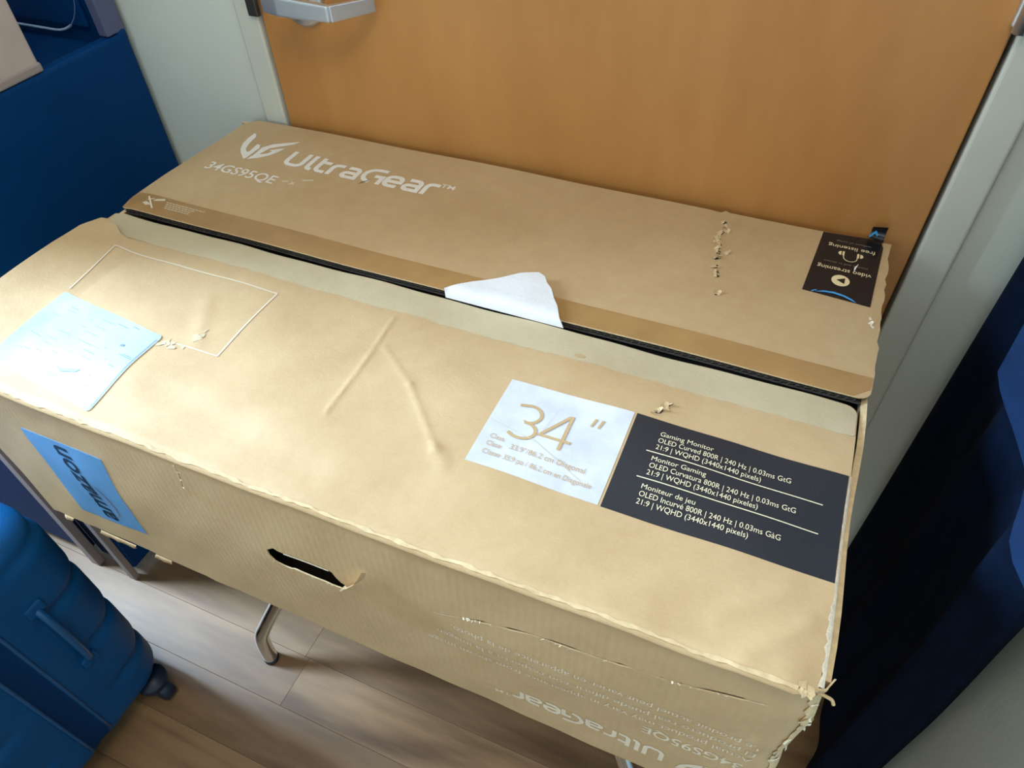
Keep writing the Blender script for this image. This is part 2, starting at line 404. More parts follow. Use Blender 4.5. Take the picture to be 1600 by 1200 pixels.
box('gap_backing', -0.4155, 0.5315, YD+0.047, YD+0.06, 0, 2.075, 'gap', fr)  # near-black sheet across the whole opening, painted as shade in the door gap
box('strike_plate', -0.4265, -0.4085, YD-0.0125, YD-0.004, FLOOR+0.166, FLOOR+0.30, 'dark_steel', fr, bev=0.002)
hg = box('hinge', 0.521, 0.545, YD-0.010, YD-0.001, FLOOR+0.262, FLOOR+0.36, 'steel', door, bev=0.002)
link('hinge_barrel', tube_mesh('hinge_barrel', [(0.530, YD-0.011, FLOOR+0.258), (0.530, YD-0.011, FLOOR+0.36)], 0.007), 'steel', hg)
# lever handle
HZ = FLOOR+0.206
hd = link('door_handle', tube_mesh('rosette', [(-0.332, YD, HZ-0.010), (-0.332, YD-0.006, HZ-0.010), (-0.332, YD-0.009, HZ-0.010)], [0.036, 0.036, 0.031], 36), 'steel', door)
link('spindle', tube_mesh('spindle', [(-0.325, YD-0.006, HZ), (-0.325, YD-0.05, HZ)], 0.013, 20), 'dark_steel', hd)
def sweep_rect(name, path, hw, hh, bev, mat, parent):
    bm = bmesh.new(); rings = []
    for i, (x, y, z) in enumerate(path):
        a = Vector(path[max(i-1, 0)]); b_ = Vector(path[min(i+1, len(path)-1)]); d = (b_-a).normalized(); nrm = Vector((d.y, -d.x, 0)).normalized()
        ring = []
        for s1, s2 in ((-1, -1), (1, -1), (1, 1), (-1, 1)):
            ring.append(bm.verts.new(Vector((x, y, z)) + nrm*s1*hw[i] + Vector((0, 0, 1))*s2*hh[i]))
        rings.append(ring)
    for a, b_ in zip(rings, rings[1:]):
        for k in range(4): bm.faces.new((a[k], a[(k+1) % 4], b_[(k+1) % 4], b_[k]))
    bm.faces.new(rings[0][::-1]); bm.faces.new(rings[-1]); bmesh.ops.recalc_face_normals(bm, faces=bm.faces)
    bmesh.ops.bevel(bm, geom=list(bm.edges), offset=bev, segments=3, profile=0.6, affect='EDGES')
    me = bpy.data.meshes.new(name); bm.to_mesh(me); bm.free()
    return link(name, me, mat, parent)
sweep_rect('lever', [(-0.352, YD-0.057, HZ+0.001), (-0.325, YD-0.061, HZ+0.001), (-0.243, YD-0.063, HZ)], [0.006, 0.007, 0.005], [0.011, 0.0125, 0.0105], 0.003, 'steel', hd)
sweep_rect('lever_return', [(-0.244, YD-0.063, HZ), (-0.207, YD-0.012, HZ)], [0.0045, 0.0045], [0.0103, 0.009], 0.002, 'steel', hd)

# ------------------------------------------------------------------ the cardboard box
W2 = 0.495; D = 0.591; H = 0.322; ZB = FLOOR-H
bx = thing('cardboard_box', 'large worn kraft cardboard carton with white lettering lying in front of the wooden door', 'box', (0, D/2, ZB))
def edge_sag(x): return interp(x, [(-0.495, -0.004), (-0.36, -0.009), (0.08, -0.010), (0.24, -0.004), (0.36, 0.0), (0.49, 0.003)])
CR = [((-0.004, 0.095), (-0.013, 0.246), 0.0010, 0.0042), ((0.0, 0.203), (0.055, 0.162), 0.0007, 0.006), ((0.055, 0.162), (0.12, 0.095), 0.0009, 0.006),
      ((0.12, 0.095), (0.135, 0.082), 0.002, 0.01), ((-0.20, 0.06), (0.02, 0.03), -0.0012, 0.02), ((0.405, 0.03), (0.455, 0.075), 0.0014, 0.012), ((0.43, 0.004), (0.475, 0.05), 0.002, 0.008),
      ((-0.235, 0.19), (-0.20, 0.13), 0.0012, 0.012)]
def zf(x, y):
    z = edge_sag(x)*(1-sstep(0.0, 0.085, y))
    z += 0.0016*math.sin(x*11+1.3)*math.sin(y*19+0.6) + 0.0009*math.sin(x*27+y*31) + 0.0005*math.sin(x*61-y*43)
    for a, b_, h, w in CR:
        d = segdist(x, y, a, b_)
        if d < 3*w: z += h*math.exp(-(d/w)**2*2)
    z -= 0.006*sstep(0.46, 0.50, x)*sstep(0.06, 0.0, y)
    z -= 0.003*sstep(0.24, 0.30, y)
    return z
def ply(x, y):
    s = max(0.0, (-0.392-x)/0.10); a = sstep(-0.02, 0.20, y)
    return 0.021*min(s, 1.2)**1.5*(0.35+0.65*a) + 0.004*sstep(0.235, 0.27, y)*math.exp(-((x+0.450)/0.018)**2)
RL = 0.007
def f_front(x, v):
    if v >= 0: return (x, v, FLOOR+zf(x, v))
    a = min(-v/RL, 1.7)
    return (x, -RL*math.sin(a), FLOOR+zf(x, 0)-RL*(1-math.cos(a)))
def f_ply(x, v):
    x0, y0, z0 = f_front(x, v)
    s = max(0.0, (-0.392-x)/0.10)
    return (x0+0.004*s*s, y0, z0+ply(x, max(v, 0))+0.0012*sstep(-0.383, -0.41, x)-0.0003)
def f_lab(x, v):
    x0, y0, z0 = f_front(x, v)
    return (x0, y0, z0+(ply(x, max(v, 0))+0.0012*sstep(-0.383, -0.41, x) if x < -0.383 else 0.0))
def zr(x, y):
    return 0.0045 + 0.0008*math.sin(x*9+2)*math.sin(y*13) + 0.0006*math.sin(x*23-y*17) + 0.004*sstep(0.02, 0.0, 0.591-y)*0 \
        - 0.003*sstep(-0.46, -0.49, x)
def f_rear(x, y): return (x, y, FLOOR+zr(x, y))

# walls -------------------------------------------------------------
def bul(x, z):
    k = 1-(x/0.495)**2
    return max(0, 0.008*k*(1-math.sqrt((z+0.15)**2+0.0003)/0.175)) + 0.003*k*(1+z/0.322)
def f_wall(x, z):
    zz = FLOOR + z + edge_sag(min(x, 0.49))*max(0, 1+z/0.12 if z > -0.12 else 0)
    y = -bul(max(-0.495, min(0.495, x)), max(-0.322, min(0, z)))
    y += 0.0009*math.sin(x*23+z*9)*math.sin(z*31) + 0.0004*math.sin(x*71)*math.cos(z*57)
    y += 0.003*math.exp(-((x-0.155)/0.012)**2-((z+0.022)/0.016)**2) + 0.002*math.exp(-((x+0.335)/0.02)**2-((z+0.05)/0.012)**2)
    if x > 0.478:                                   # crushed, rounded corner
        t = (x-0.478)/0.024*1.45; rr = 0.0165
        return (0.478+rr*math.sin(t)*1.25 + 0.0022*math.sin(z*55), y+rr*(1-math.cos(t)) - 0.0015*math.sin(z*90+1), zz)
    return (x, y, zz)
hole = [(-0.0451, -0.1298), (-0.0336, -0.1195), (-0.0277, -0.122), (-0.0154, -0.1215), (-0.0028, -0.1204), (0.0151, -0.1206), (0.033, -0.12), (0.039, -0.1216), (0.0418, -0.1285), (0.0469, -0.1365), (0.0521, -0.1395), (0.0453, -0.1505), (0.0339, -0.1506), (0.0255, -0.1489), (0.0115, -0.1494), (-0.0052, -0.1497), (-0.014, -0.1491), (-0.0198, -0.1527), (-0.0288, -0.1531), (-0.0401, -0.1502), (-0.0454, -0.1408)]
slit_c = [(0.185, -0.1078), (0.2016, -0.1025), (0.2282, -0.0939), (0.2601, -0.0859), (0.2907, -0.0832), (0.3204, -0.0815), (0.3545, -0.0762), (0.3874, -0.0719), (0.4084, -0.0685), (0.4335, -0.0619), (0.4481, -0.0584)]
rs = random.Random(3)
upper, lower = [], []
for i in range(31):
    t = i/30*(len(slit_c)-1); k = min(int(t), len(slit_c)-2); q = Vector(slit_c[k]).lerp(Vector(slit_c[k+1]), t-k)
    w = 0.0 if i in (0, 30) else rs.choice([0.0005, 0.0012, 0.0020, 0.0026]); upper.append((q.x, q.y+w)); lower.append((q.x, q.y-w*0.8))
slit = upper + lower[1:-1][::-1]
tear_l = [(-0.1290, -0.020), (-0.1275, -0.030), (-0.1300, -0.045), (-0.1330, -0.062), (-0.1318, -0.060), (-0.1285, -0.045), (-0.1262, -0.030)]
botline = [(-W2+0.99*i/60, -H+(0.0 if i > 18 or i < 1 else rs.uniform(0.0, 0.004))) for i in range(61)]
wall = panel('front_wall', botline + [(0.504, -H), (0.504, -0.006), (-W2, -0.004)], f_wall, 0.0014, 'card_front', bx, holes=[hole, slit, tear_l], step=0.0125, edge='card_edge')
def f_rwall(y, z): 
    k = math.sin(pi*min(1, max(0, y/D)))
    return (0.494+0.009*k*math.sin(pi*min(1, max(0, -z/H)))**0.5 + 0.0015*math.sin(y*30+z*11), y, FLOOR+z)
panel('side_wall', [(0.012, -H), (D-0.004, -H), (D-0.004, -0.004), (0.012, -0.004)], f_rwall, 0.006, 'card', bx, step=0.03, edge='card_edge')
def f_lwall(y, z): return (-0.4925-0.004*math.sin(pi*max(0, min(1, y/D))), D-y, FLOOR+z)
panel('side_wall', [(0.002, -H), (D-0.002, -H), (D-0.002, -0.010), (0.002, -0.010)], f_lwall, 0.006, 'card', bx, step=0.03, edge='card_edge')
def f_bwall(x, z): return (-x, D, FLOOR+z)
panel('back_wall', [(-W2, -H), (W2, -H), (W2, -0.004), (-W2, -0.004)], f_bwall, 0.006, 'card', bx, step=0.06, edge='card_edge')
panel('bottom', [(-W2+0.001, 0.002), (W2-0.001, 0.002), (W2-0.001, D-0.002), (-W2+0.001, D-0.002)], lambda x, y: (x, y, ZB+0.007), 0.0068, 'card', bx, step=0.08)

box('dark_filler', -0.478, 0.476, 0.014, 0.572, ZB+0.0085, FLOOR-0.022, 'card_core', bx, bev=0.004)  # added block; its dark colour stands in for shade inside hole and seam
# front flap ----------------------------------------------------------
def rnd_corner(cx, cy, r, a0, a1, n=5): return arc(cx, cy, r, r, a0, a1, n)
ff = [(-0.489, -0.011), (0.470, -0.011), (0.486, 0.0), (0.4885, 0.05)] + [(0.4885, 0.10), (0.4885, 0.20)] + rnd_corner(0.4765, 0.2915, 0.012, 0, 90) + [(-0.478, 0.3035), (-0.489, 0.299)]
cx_pts = []
for a, b_, h, w in CR[:3]:
    va, vb = Vector(a), Vector(b_); dd = (vb-va).normalized(); nn = Vector((-dd.y, dd.x)); L_ = (vb-va).length; m_ = int(L_/0.006)
    for k in range(m_+1):
        for o_ in (-0.0065, -0.0042, -0.0022, 0.0, 0.0022, 0.0042, 0.0065): q = va+dd*(L_*k/m_)+nn*o_; cx_pts.append((q.x, q.y))
flap = panel('front_flap', ff, f_front, 0.0075, 'card', bx, step=0.007, edge='card_edge', extra=cx_pts)
band_low = [(-0.480+0.966*i/70, 0.2595+rs.uniform(-0.0010, 0.0010)) for i in range(71)]
panel('peeled_strip', band_low + [(0.4875, 0.262), (0.4875, 0.285)] + rnd_corner(0.4760, 0.2912, 0.0115, 0, 90) + [(-0.477, 0.3028), (-0.486, 0.299)],
      lambda x, y: f_front(x, y)[:2]+(f_front(x, y)[2]+0.0006,), 0.0005, 'card_pale', flap, step=0.02)
po = [(-0.385, -0.006), (-0.385, 0.2565), (-0.398, 0.2590), (-0.416, 0.2530), (-0.432, 0.2555), (-0.448, 0.2650), (-0.462, 0.2700), (-0.474, 0.2660), (-0.484, 0.24), (-0.488, 0.20), (-0.489, 0.14), (-0.490, 0.07), (-0.489, -0.006)]
panel('curled_liner', po, f_ply, 0.0006, 'card', flap, step=0.008, edge='card_edge')
st = flat('stain', [arc(0.206, 0.2665, 0.006, 0.003, 0, 330, 11)], f_front, 0.0009, 'ink_kraft', flap)

# rear flap: two liners, flutes between them, open at the cut edge
re_ = [(-0.482, 0.3095), (0.482, 0.3095)] + rnd_corner(0.484, 0.322, 0.0125, -80, 0, 4)
right_rag = [(0.4975+rs.uniform(-0.0015, 0.0015), 0.34+0.25*i/24) for i in range(1, 24)]
rf_out = re_ + right_rag + [(0.499, D), (0.36, D+0.0015), (0.300, D+0.001), (0.2945, D+0.004), (0.289, D-0.002), (0.276, D-0.001), (-0.40, D), (-0.466, D-0.002), (-0.482, D-0.018), (-0.490, 0.40), (-0.490, 0.335)]
rear = panel('rear_flap', rf_out, f_rear, 0.0012, 'card', bx, step=0.016, edge='card_edge')
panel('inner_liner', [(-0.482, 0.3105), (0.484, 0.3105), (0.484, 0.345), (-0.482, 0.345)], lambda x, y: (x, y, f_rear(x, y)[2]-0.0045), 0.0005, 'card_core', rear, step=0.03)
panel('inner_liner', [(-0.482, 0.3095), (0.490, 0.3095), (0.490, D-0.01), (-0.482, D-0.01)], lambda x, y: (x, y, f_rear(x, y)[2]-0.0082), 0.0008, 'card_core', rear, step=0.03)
for k, zc in enumerate((-0.0028, -0.0065)):
    vs_, fs = [], []; n = 121*8
    for i in range(n+1):
        x = -0.480+0.964*i/n; dz = 0.0014*math.sin(2*pi*i/8+k*1.3)
        for yy in (0.3102, 0.340):
            z0 = f_rear(x, yy)[2]+zc+dz; vs_.append((x, yy, z0+0.00022)); vs_.append((x, yy, z0-0.00022))
    for i in range(n):
        a = 4*i; b_ = a+4
        fs += [(a, b_, b_+2, a+2), (a+1, a+3, b_+3, b_+1), (a, a+1, b_+1, b_)]
    link('flute', mesh('flute', vs_, fs), 'card_core', rear)
tp = panel('packing_tape', [(-0.484, 0.3105), (0.480, 0.3105), (0.495, 0.325), (0.4965, 0.343), (-0.489, 0.3485), (-0.489, 0.330)], lambda x, y: f_rear(x, y)[:2]+(f_rear(x, y)[2]+0.0004,), 0.0003, 'tape', rear, step=0.02)
# printed marks of the tape: crossed-out knife mark and lines of small print
f_tp = lambda x, y: f_rear(x, y)[:2]+(f_rear(x, y)[2]+0.0004,)
flat('warning_mark', [[(-0.461, 0.3265), (-0.452, 0.3225), (-0.446, 0.3265), (-0.452, 0.329), (-0.458, 0.331)], [(-0.449, 0.3345), (-0.433, 0.3400), (-0.436, 0.3450), (-0.448, 0.3400)], [(-0.459, 0.334), (-0.450, 0.339), (-0.452, 0.341), (-0.460, 0.336)]], f_tp, 0.0004, 'ink_smudge', tp)
quads('warning_mark', ribbon([(-0.463, 0.3420), (-0.4375, 0.3195)], 0.0022), f_tp, 0.0006, 'ink_pale', tp)
rows_ = []
for j in range(4):
    x = -0.428+0.002*j
    y0 = 0.3385-j*0.0040
    while x < -0.380+0.004*(j == 0)*4:
        w = rs.uniform(0.003, 0.006); rows_ += ribbon([(x, y0), (x+w, y0)], 0.0017); x += w+0.0010
quads('small_print', rows_, f_tp, 0.0004, 'ink_smudge', tp)

# ------------------------------------------------------------------ printing on the carton
GLY = {
 'U': ([arc(0.26, 0.26, 0.26, 0.26, 180, 270)[::1]], 0.86), }
def word_strokes():
    h = 0.70; out = []; x = 0.0
    def put(paths, adv):
        nonlocal x
        for p_ in paths: out.append([(x+a, b_) for a, b_ in p_])
        x += adv
    s = 0.08
    put([[(s, 1.0)] + [(s, 0.32)] + arc(s+0.24, 0.08+0.24, 0.24, 0.24, 180, 270)[1:] + arc(0.68-0.24+s, 0.32, 0.24, 0.24, 270, 360)[0:] + [(0.68+s, 1.0)]], 1.00)      # U
    put([[(s, 1.0), (s, 0.24)] + arc(s+0.14, 0.22, 0.14, 0.14, 180, 270)[1:] + [(s+0.22, 0.08)]], 0.40)                                                             # l
    put([[(s, 0.97), (s, 0.26)] + arc(s+0.18, 0.26, 0.18, 0.18, 180, 270)[1:] + [(s+0.42, 0.08)], [(s, h), (s+0.42, h)]], 0.60)                                       # t
    put([[(s, 0.0), (s, h-0.22)] + arc(s+0.22, h-0.22, 0.22, 0.22, 180, 90)[1:] + [(s+0.44, h)]], 0.57)                                                                # r
    a_ = [[(s+0.06, h), (s+0.40, h)] + arc(s+0.40, h-0.18, 0.18, 0.18, 90, 0)[1:] + [(s+0.58, 0.08), (s+0.16, 0.08)] + arc(s+0.16, 0.23, 0.15, 0.15, 270, 90)[1:] + [(s+0.58, 0.38)]]
    put(a_, 0.84)
    put([[(s+0.82, 0.92), (s+0.42, 0.92)] + arc(s+0.42, 0.50, 0.42, 0.42, 90, 270)[1:] + [], [(s+0.46, 0.50), (s+0.80, 0.50), (s+0.80, 0.0)]], 1.02)                     # G
    put([[(s+0.04, 0.38), (s+0.60, 0.38), (s+0.60, h-0.18)] + arc(s+0.40, h-0.2, 0.2, 0.2, 0, 90)[1:] + [(s+0.22, h)] + arc(s+0.22, h-0.22, 0.22, 0.22, 90, 180)[1:] + [(s, 0.30)] + arc(s+0.22, 0.30, 0.22, 0.22, 180, 270)[1:] + [(s+0.56, 0.08)]], 0.82)  # e
    put(a_, 0.84)
    put([[(s, 0.0), (s, h-0.22)] + arc(s+0.22, h-0.22, 0.22, 0.22, 180, 90)[1:] + [(s+0.46, h)]], 0.54)
    return out, x
WS, WWID = word_strokes()
wing_l = [(-0.4397, 0.5505), (-0.4348, 0.5482), (-0.4291, 0.5392), (-0.4263, 0.5199), (-0.4197, 0.5025), (-0.4124, 0.496), (-0.4097, 0.4984), (-0.4128, 0.5222), (-0.4063, 0.5206), (-0.4012, 0.512), (-0.4013, 0.4797), (-0.4035, 0.4758), (-0.421, 0.4916), (-0.4276, 0.4995), (-0.4366, 0.5174), (-0.4397, 0.5353)]
wing_r = [(-0.3534, 0.5504), (-0.3568, 0.5403), (-0.3759, 0.5253), (-0.3853, 0.5179), (-0.3879, 0.5052), (-0.3896, 0.4955), (-0.3806, 0.5014), (-0.3762, 0.5095), (-0.3827, 0.5123), (-0.3631, 0.5261), (-0.3662, 0.512), (-0.3718, 0.4996), (-0.384, 0.4862), (-0.3984, 0.477), (-0.3965, 0.4929), (-0.3986, 0.5155), (-0.3883, 0.53), (-0.3716, 0.5402)]
def logo(fmap, parent, tr, tw, mat):
    """tr maps logo coordinates (as on the rear flap) to the surface; tw the same for stroke widths."""
    flat('wing_logo', [[tr(*q) for q in wing_l], [tr(*q) for q in wing_r]], fmap, 0.0004, mat, parent)
    x0, x1, yb, cap = -0.3415, -0.0885, 0.4850, 0.0385
    qs = []
    for st_ in WS:
        path = [(x0+a*(x1-x0)/WWID, yb+b_*cap) for a, b_ in st_]
        for q in ribbon(path, 0.0074): qs.append([tr(*c) for c in q])
    quads('brand_lettering', qs, fmap, 0.0004, mat, parent)
logo(f_rear, rear, lambda x, y: (x, y-0.0005*0), 1, 'ink_white')
lettering('trademark_lettering', [('TM', -0.0880, 0.5095, 0, 0.021, 0.0135, 0.012)], f_rear, 0.0004, 'ink_white', rear)
lettering('model_lettering', [('34GS95QE', -0.4430, 0.4335, 0, 0.122, 0.0285, 0.010)], f_rear, 0.0004, 'ink_white', rear)
flat('worn_print', [[(-0.312, 0.446), (-0.304, 0.449), (-0.300, 0.447), (-0.308, 0.443)], [(-0.299, 0.452), (-0.296, 0.446), (-0.2985, 0.440), (-0.292, 0.4435), (-0.288, 0.441), (-0.2915, 0.446), (-0.290, 0.449), (-0.295, 0.448)], [(-0.286, 0.459), (-0.270, 0.465), (-0.268, 0.462), (-0.282, 0.456)]], f_rear, 0.0004, 'ink_smudge', rear)
quads('scratch', ribbon([(-0.1935, 0.4960), (-0.1945, 0.4890), (-0.2000, 0.4830), (-0.2030, 0.4770)], 0.0016, taper=True), f_rear, 0.0007, 'card_core', rear)
# upside down on the front wall
lg = lambda x, y: (0.4035-(x+0.3415)*0.665, -0.2440-(y-0.4850)*0.80)
logo(f_wall, wall, lg, 0.7, 'ink_pale')
lettering('trademark_lettering', [('TM', 0.2330, -0.2640, 180, 0.018, 0.0115, 0.012)], f_wall, 0.0004, 'ink_pale', wall)
lettering('model_lettering', [('34GS95QE', 0.4715, -0.1965, 180, 0.096, 0.0235, 0.010)], f_wall, 0.0004, 'ink_pale', wall)
lettering('small_lettering', [
    ('Actual product may vary in appearance from shown image.', 0.4755, -0.1745, 180.9, 0.335, 0.0140, 0.002),
    ('El producto real puede diferir con respecto a la imagen.', 0.4755, -0.1575, 179.6, 0.322, 0.0140, 0.002),
    ('Le produit actuel peut varier en apparence de la photo.', 0.4750, -0.1395, 178.4, 0.300, 0.0140, 0.002)], f_wall, 0.0004, 'ink_pale', wall)
# outline rectangle on the front flap
qs = ribbon([(-0.410, 0.146), (-0.4205, 0.2345)], 0.0017) + ribbon([(-0.4205, 0.2345), (-0.166, 0.2335)], 0.0022) + ribbon([(-0.166, 0.2335), (-0.1645, 0.1205)], 0.0022) + ribbon([(-0.1645, 0.1205), (-0.225, 0.1195)], 0.0016)
def sub(qs, n=12):
    o = []
    for q in qs:
        a, b_, c, d = [Vector(p_) for p_ in q]
        for k in range(n): o.append([tuple(a.lerp(b_, k/n)), tuple(a.lerp(b_, (k+1)/n)), tuple(d.lerp(c, (k+1)/n)), tuple(d.lerp(c, k/n))])
    return o
quads('printed_outline', sub(qs, 30), f_lab, 0.0005, 'ink_line', flap)
# silver-white size panel
pwh = panel('size_panel', [(0.152, 0.094), (0.2846, 0.094), (0.2846, 0.209), (0.152, 0.209)], lambda x, y: f_front(x, y)[:2]+(f_front(x, y)[2]+0.0003,), 0.0002, 'panel_white', flap, step=0.01)
P3 = lambda a, b_: (0.1735+a*0.0455, 0.1375+b_*0.0435)
three = [P3(*q) for q in [(0.02, 0.93)] + arc(0.30, 0.74, 0.28, 0.26, 100, -85, 12) + arc(0.30, 0.25, 0.32, 0.25, 88, -140, 14)]
four = [P3(*q) for q in [(1.42, 0.27), (0.72, 0.27), (1.20, 1.0), (1.235, 1.0), (1.235, 0.0)]]
qs = ribbon(three, 0.0034) + ribbon(four[:3], 0.0034) + ribbon([P3(1.235, 1.02), P3(1.235, 0.0)], 0.0034)
qs += [[(0.2490, 0.1760), (0.2512, 0.1760), (0.2540, 0.1868), (0.2512, 0.1868)], [(0.2562, 0.1760), (0.2584, 0.1760), (0.2612, 0.1868), (0.2584, 0.1868)]]
quads('size_lettering', qs, f_front, 0.0009, 'ink_kraft', pwh)
lettering('size_lettering', [('Class', 0.1625, 0.1275, 0, 0.0148, 0.0085, 0), ('Clase', 0.1625, 0.1180, 0, 0.0155, 0.0085, 0), ('Classe', 0.1630, 0.1075, 0, 0.0190, 0.0085, 0),
    ('33.9"/86.2 cm Diagonal', 0.1860, 0.1215, 0, 0.0760, 0.0090, 0), ('33,9 po / 86,2 cm en Diagonale', 0.1850, 0.1075, 0, 0.0880, 0.0085, 0)], f_front, 0.0009, 'ink_kraft', pwh)
quads('scratch', sub(ribbon([(0.213, 0.190), (0.2075, 0.160), (0.205, 0.143)], 0.0007, taper=True)) + sub(ribbon([(0.153, 0.150), (0.205, 0.140), (0.262, 0.112)], 0.0006)), f_front, 0.0010, 'ink_smudge', pwh)
# black specification panel
pbl = panel('specification_panel', [(0.2872, 0.0935), (0.4870, 0.0935), (0.4870, 0.209), (0.2872, 0.209)], lambda x, y: f_front(x, y)[:2]+(f_front(x, y)[2]+0.0003,), 0.0002, 'panel_black', flap, step=0.01)
SZ = 0.0084; BLD = 0.0
lines = [('Gaming Monitor', 0.1895, None), ('OLED Curved 800R | 240 Hz | 0.03ms GtG', 0.1810, 0.1240), ('21:9 | WQHD (3440x1440 pixels)', 0.1725, 0.0985),
         ('Monitor Gaming', 0.1582, None), ('OLED Curvatura 800R | 240 Hz | 0.03ms GtG', 0.1497, 0.1325), ('21:9 | WQHD (3440x1440 pixeles)', 0.1412, 0.1010),
         ('Moniteur de jeu', 0.1250, None), ('OLED Incurv\u00e9 800R | 240 Hz | 0.03ms G\u00e0G', 0.1165, 0.1245), ('21:9 | WQHD (3440x1440 pixels)', 0.1080, 0.0985)]
lettering('specification_lettering', [(t_, 0.3155, y0, 0, w, SZ*(0.92 if w is None else 1), BLD) for t_, y0, w in lines], f_front, 0.0009, 'ink_cream', pbl)
quads('rule', sub(ribbon([(0.308, 0.1680), (0.469, 0.1680)], 0.0011), 30), f_front, 0.0009, 'ink_cream', pbl)
quads('rule', sub(ribbon([(0.308, 0.1365), (0.469, 0.1365)], 0.0011), 30), f_front, 0.0009, 'ink_cream', pbl)

# shipping label
lab_o = [(-0.4095, 0.0275), (-0.2500, 0.0085)] + arc(-0.2495, 0.0125, 0.004, 0.004, -90, 0, 4)[1:] + [(-0.2435, 0.1185)] + arc(-0.2478, 0.1185, 0.004, 0.005, 0, 80, 4)[1:] + [(-0.4060, 0.1395)] + arc(-0.4065, 0.1355, 0.004, 0.004, 90, 180, 4)
lab = panel('shipping_label', lab_o, lambda x, y: f_lab(x, y)[:2]+(f_lab(x, y)[2]+0.0009,), 0.0004, 'label', flap, step=0.009, edge='label_edge')
f_l2 = lambda x, y: f_lab(x, y)[:2]+(f_lab(x, y)[2]+0.0009,)
qs = []
for k in range(46):
    x, y0 = rs.uniform(-0.40, -0.265), rs.uniform(0.03, 0.125); w = rs.uniform(0.004, 0.022); qs += ribbon([(x, y0), (min(x+w, -0.2490), y0-w*0.11)], rs.uniform(0.0003, 0.0008))
quads('faded_print', qs, f_l2, 0.0004, 'label_ink', lab)
quads('border_line', sub(ribbon([(-0.2478, 0.014), (-0.2465, 0.116)], 0.0009)), f_l2, 0.0005, 'label_ink', lab)
flat('faded_print', [[(-0.328, 0.045), (-0.318, 0.040), (-0.300, 0.045), (-0.296, 0.050), (-0.306, 0.048), (-0.318, 0.044)]], f_l2, 0.0005, 'label_ink', lab)
flat('faded_print', [[(-0.279, 0.094), (-0.274, 0.096), (-0.2735, 0.093), (-0.278, 0.092)]], f_l2, 0.0005, 'label_ink', lab)

# blue tape with lettering on the front wall
bt = panel('blue_tape', [(-0.4022, -0.2663), (-0.2817, -0.2548), (-0.2570, -0.0773), (-0.3869, -0.0824)], lambda x, z: tuple(lift(f_wall, x, z, 0.0005)), 0.0004, 'blue_tape', wall, step=0.015)
lettering('tape_lettering', [('amazon', -0.3255, -0.2500, 87.5, 0.160, 0.046, 0.018)], f_wall, 0.0009, 'ink_navy', bt)
quads('smile_mark', ribbon([(-0.3195, -0.236), (-0.3125, -0.228), (-0.3075, -0.210), (-0.3065, -0.190), (-0.3095, -0.170), (-0.3140, -0.158)], 0.0032, taper=True), f_wall, 0.0009, 'ink_brown', bt)

# black service sticker at the rear corner
sk = panel('black_sticker', [(0.4095, 0.4620), (0.4845, 0.4575), (0.4900, 0.5780), (0.4860, 0.5935), (0.4185, 0.5905)], lambda x, y: f_rear(x, y)[:2]+(f_rear(x, y)[2]+0.0005,), 0.0004, 'sticker', rear, step=0.01)
lettering('sticker_lettering', [('free listening', 0.4820, 0.5655, 178.5, 0.0545, 0.0105, 0.003), ('video streaming', 0.4810, 0.5170, 178.5, 0.0610, 0.0110, 0.003)], f_rear, 0.0010, 'sticker_cream', sk)
lettering('sticker_lettering', [('millions of songs', 0.4760, 0.5760, 178.5, 0.040, 0.0058, 0), ('movies and tv shows', 0.4760, 0.5285, 178.5, 0.050, 0.0060, 0)], f_rear, 0.0010, 'sticker_faint', sk)
flat('play_mark', [arc(0.4486, 0.4935, 0.0102, 0.0108, 0, 345, 23)], f_rear, 0.0010, 'sticker_cream', sk)
flat('play_triangle', [[(0.4532, 0.4880), (0.4532, 0.4992), (0.4438, 0.4936)]], f_rear, 0.0013, 'sticker', sk)
quads('headphone_mark', ribbon([(0.4470, 0.5515), (0.4470, 0.5440)] + arc(0.4548, 0.5430, 0.0078, 0.0080, 180, 360, 10) + [(0.4626, 0.5515)], 0.0011), f_rear, 0.0010, 'sticker_cream', sk)
flat('headphone_mark', [[(0.4452, 0.5455), (0.4476, 0.5455), (0.4476, 0.5545), (0.4452, 0.5545)], [(0.4620, 0.5455), (0.4644, 0.5455), (0.4644, 0.5545), (0.4620, 0.5545)]] + [arc(0.4440, 0.5500, 0.0036, 0.0042, 90, 270, 8), arc(0.4656, 0.5500, 0.0036, 0.0042, -90, 90, 8)], f_rear, 0.0010, 'sticker_cream', sk)
quads('blue_arc', ribbon([(0.4195, 0.4615), (0.4225, 0.4648), (0.4250, 0.4662)], 0.0016) + ribbon([(0.4240, 0.4628), (0.4330, 0.4665), (0.4440, 0.4680), (0.4550, 0.4660), (0.4640, 0.4620), (0.4690, 0.4585)], 0.0032, taper=True), f_rear, 0.0010, 'sticker_blue', sk)
quads('scuff', ribbon([(0.4650, 0.5330), (0.4620, 0.5240), (0.4615, 0.5160)], 0.0022, taper=True), f_rear, 0.0014, 'scuff', sk)
# curled-up sticker end with a blue corner
vs_, fs = [], []
for i in range(7):
    a = -0.2+i/6*3.0
    for j in range(4):
        x = 0.4720+0.0055*j; rr = 0.0075+0.001*j
        vs_.append((x, 0.5915+rr*math.sin(a)*0.7-0.002*j, FLOOR+0.0085+rr*(1-math.cos(a))))
for i in range(6):
    for j in range(3): fs.append((i*4+j, i*4+j+1, (i+1)*4+j+1, (i+1)*4+j))
cu = link('curled_end', mesh('curled_end', vs_, fs, True), 'sticker', sk)
quads('blue_corner', ribbon([(0.4705, 0.5925), (0.4760, 0.5985), (0.4795, 0.5950)], 0.0024), lambda x, y: (x, 0.5865, FLOOR+0.010+(y-0.590)*1.3), 0.0006, 'sticker_blue', sk)

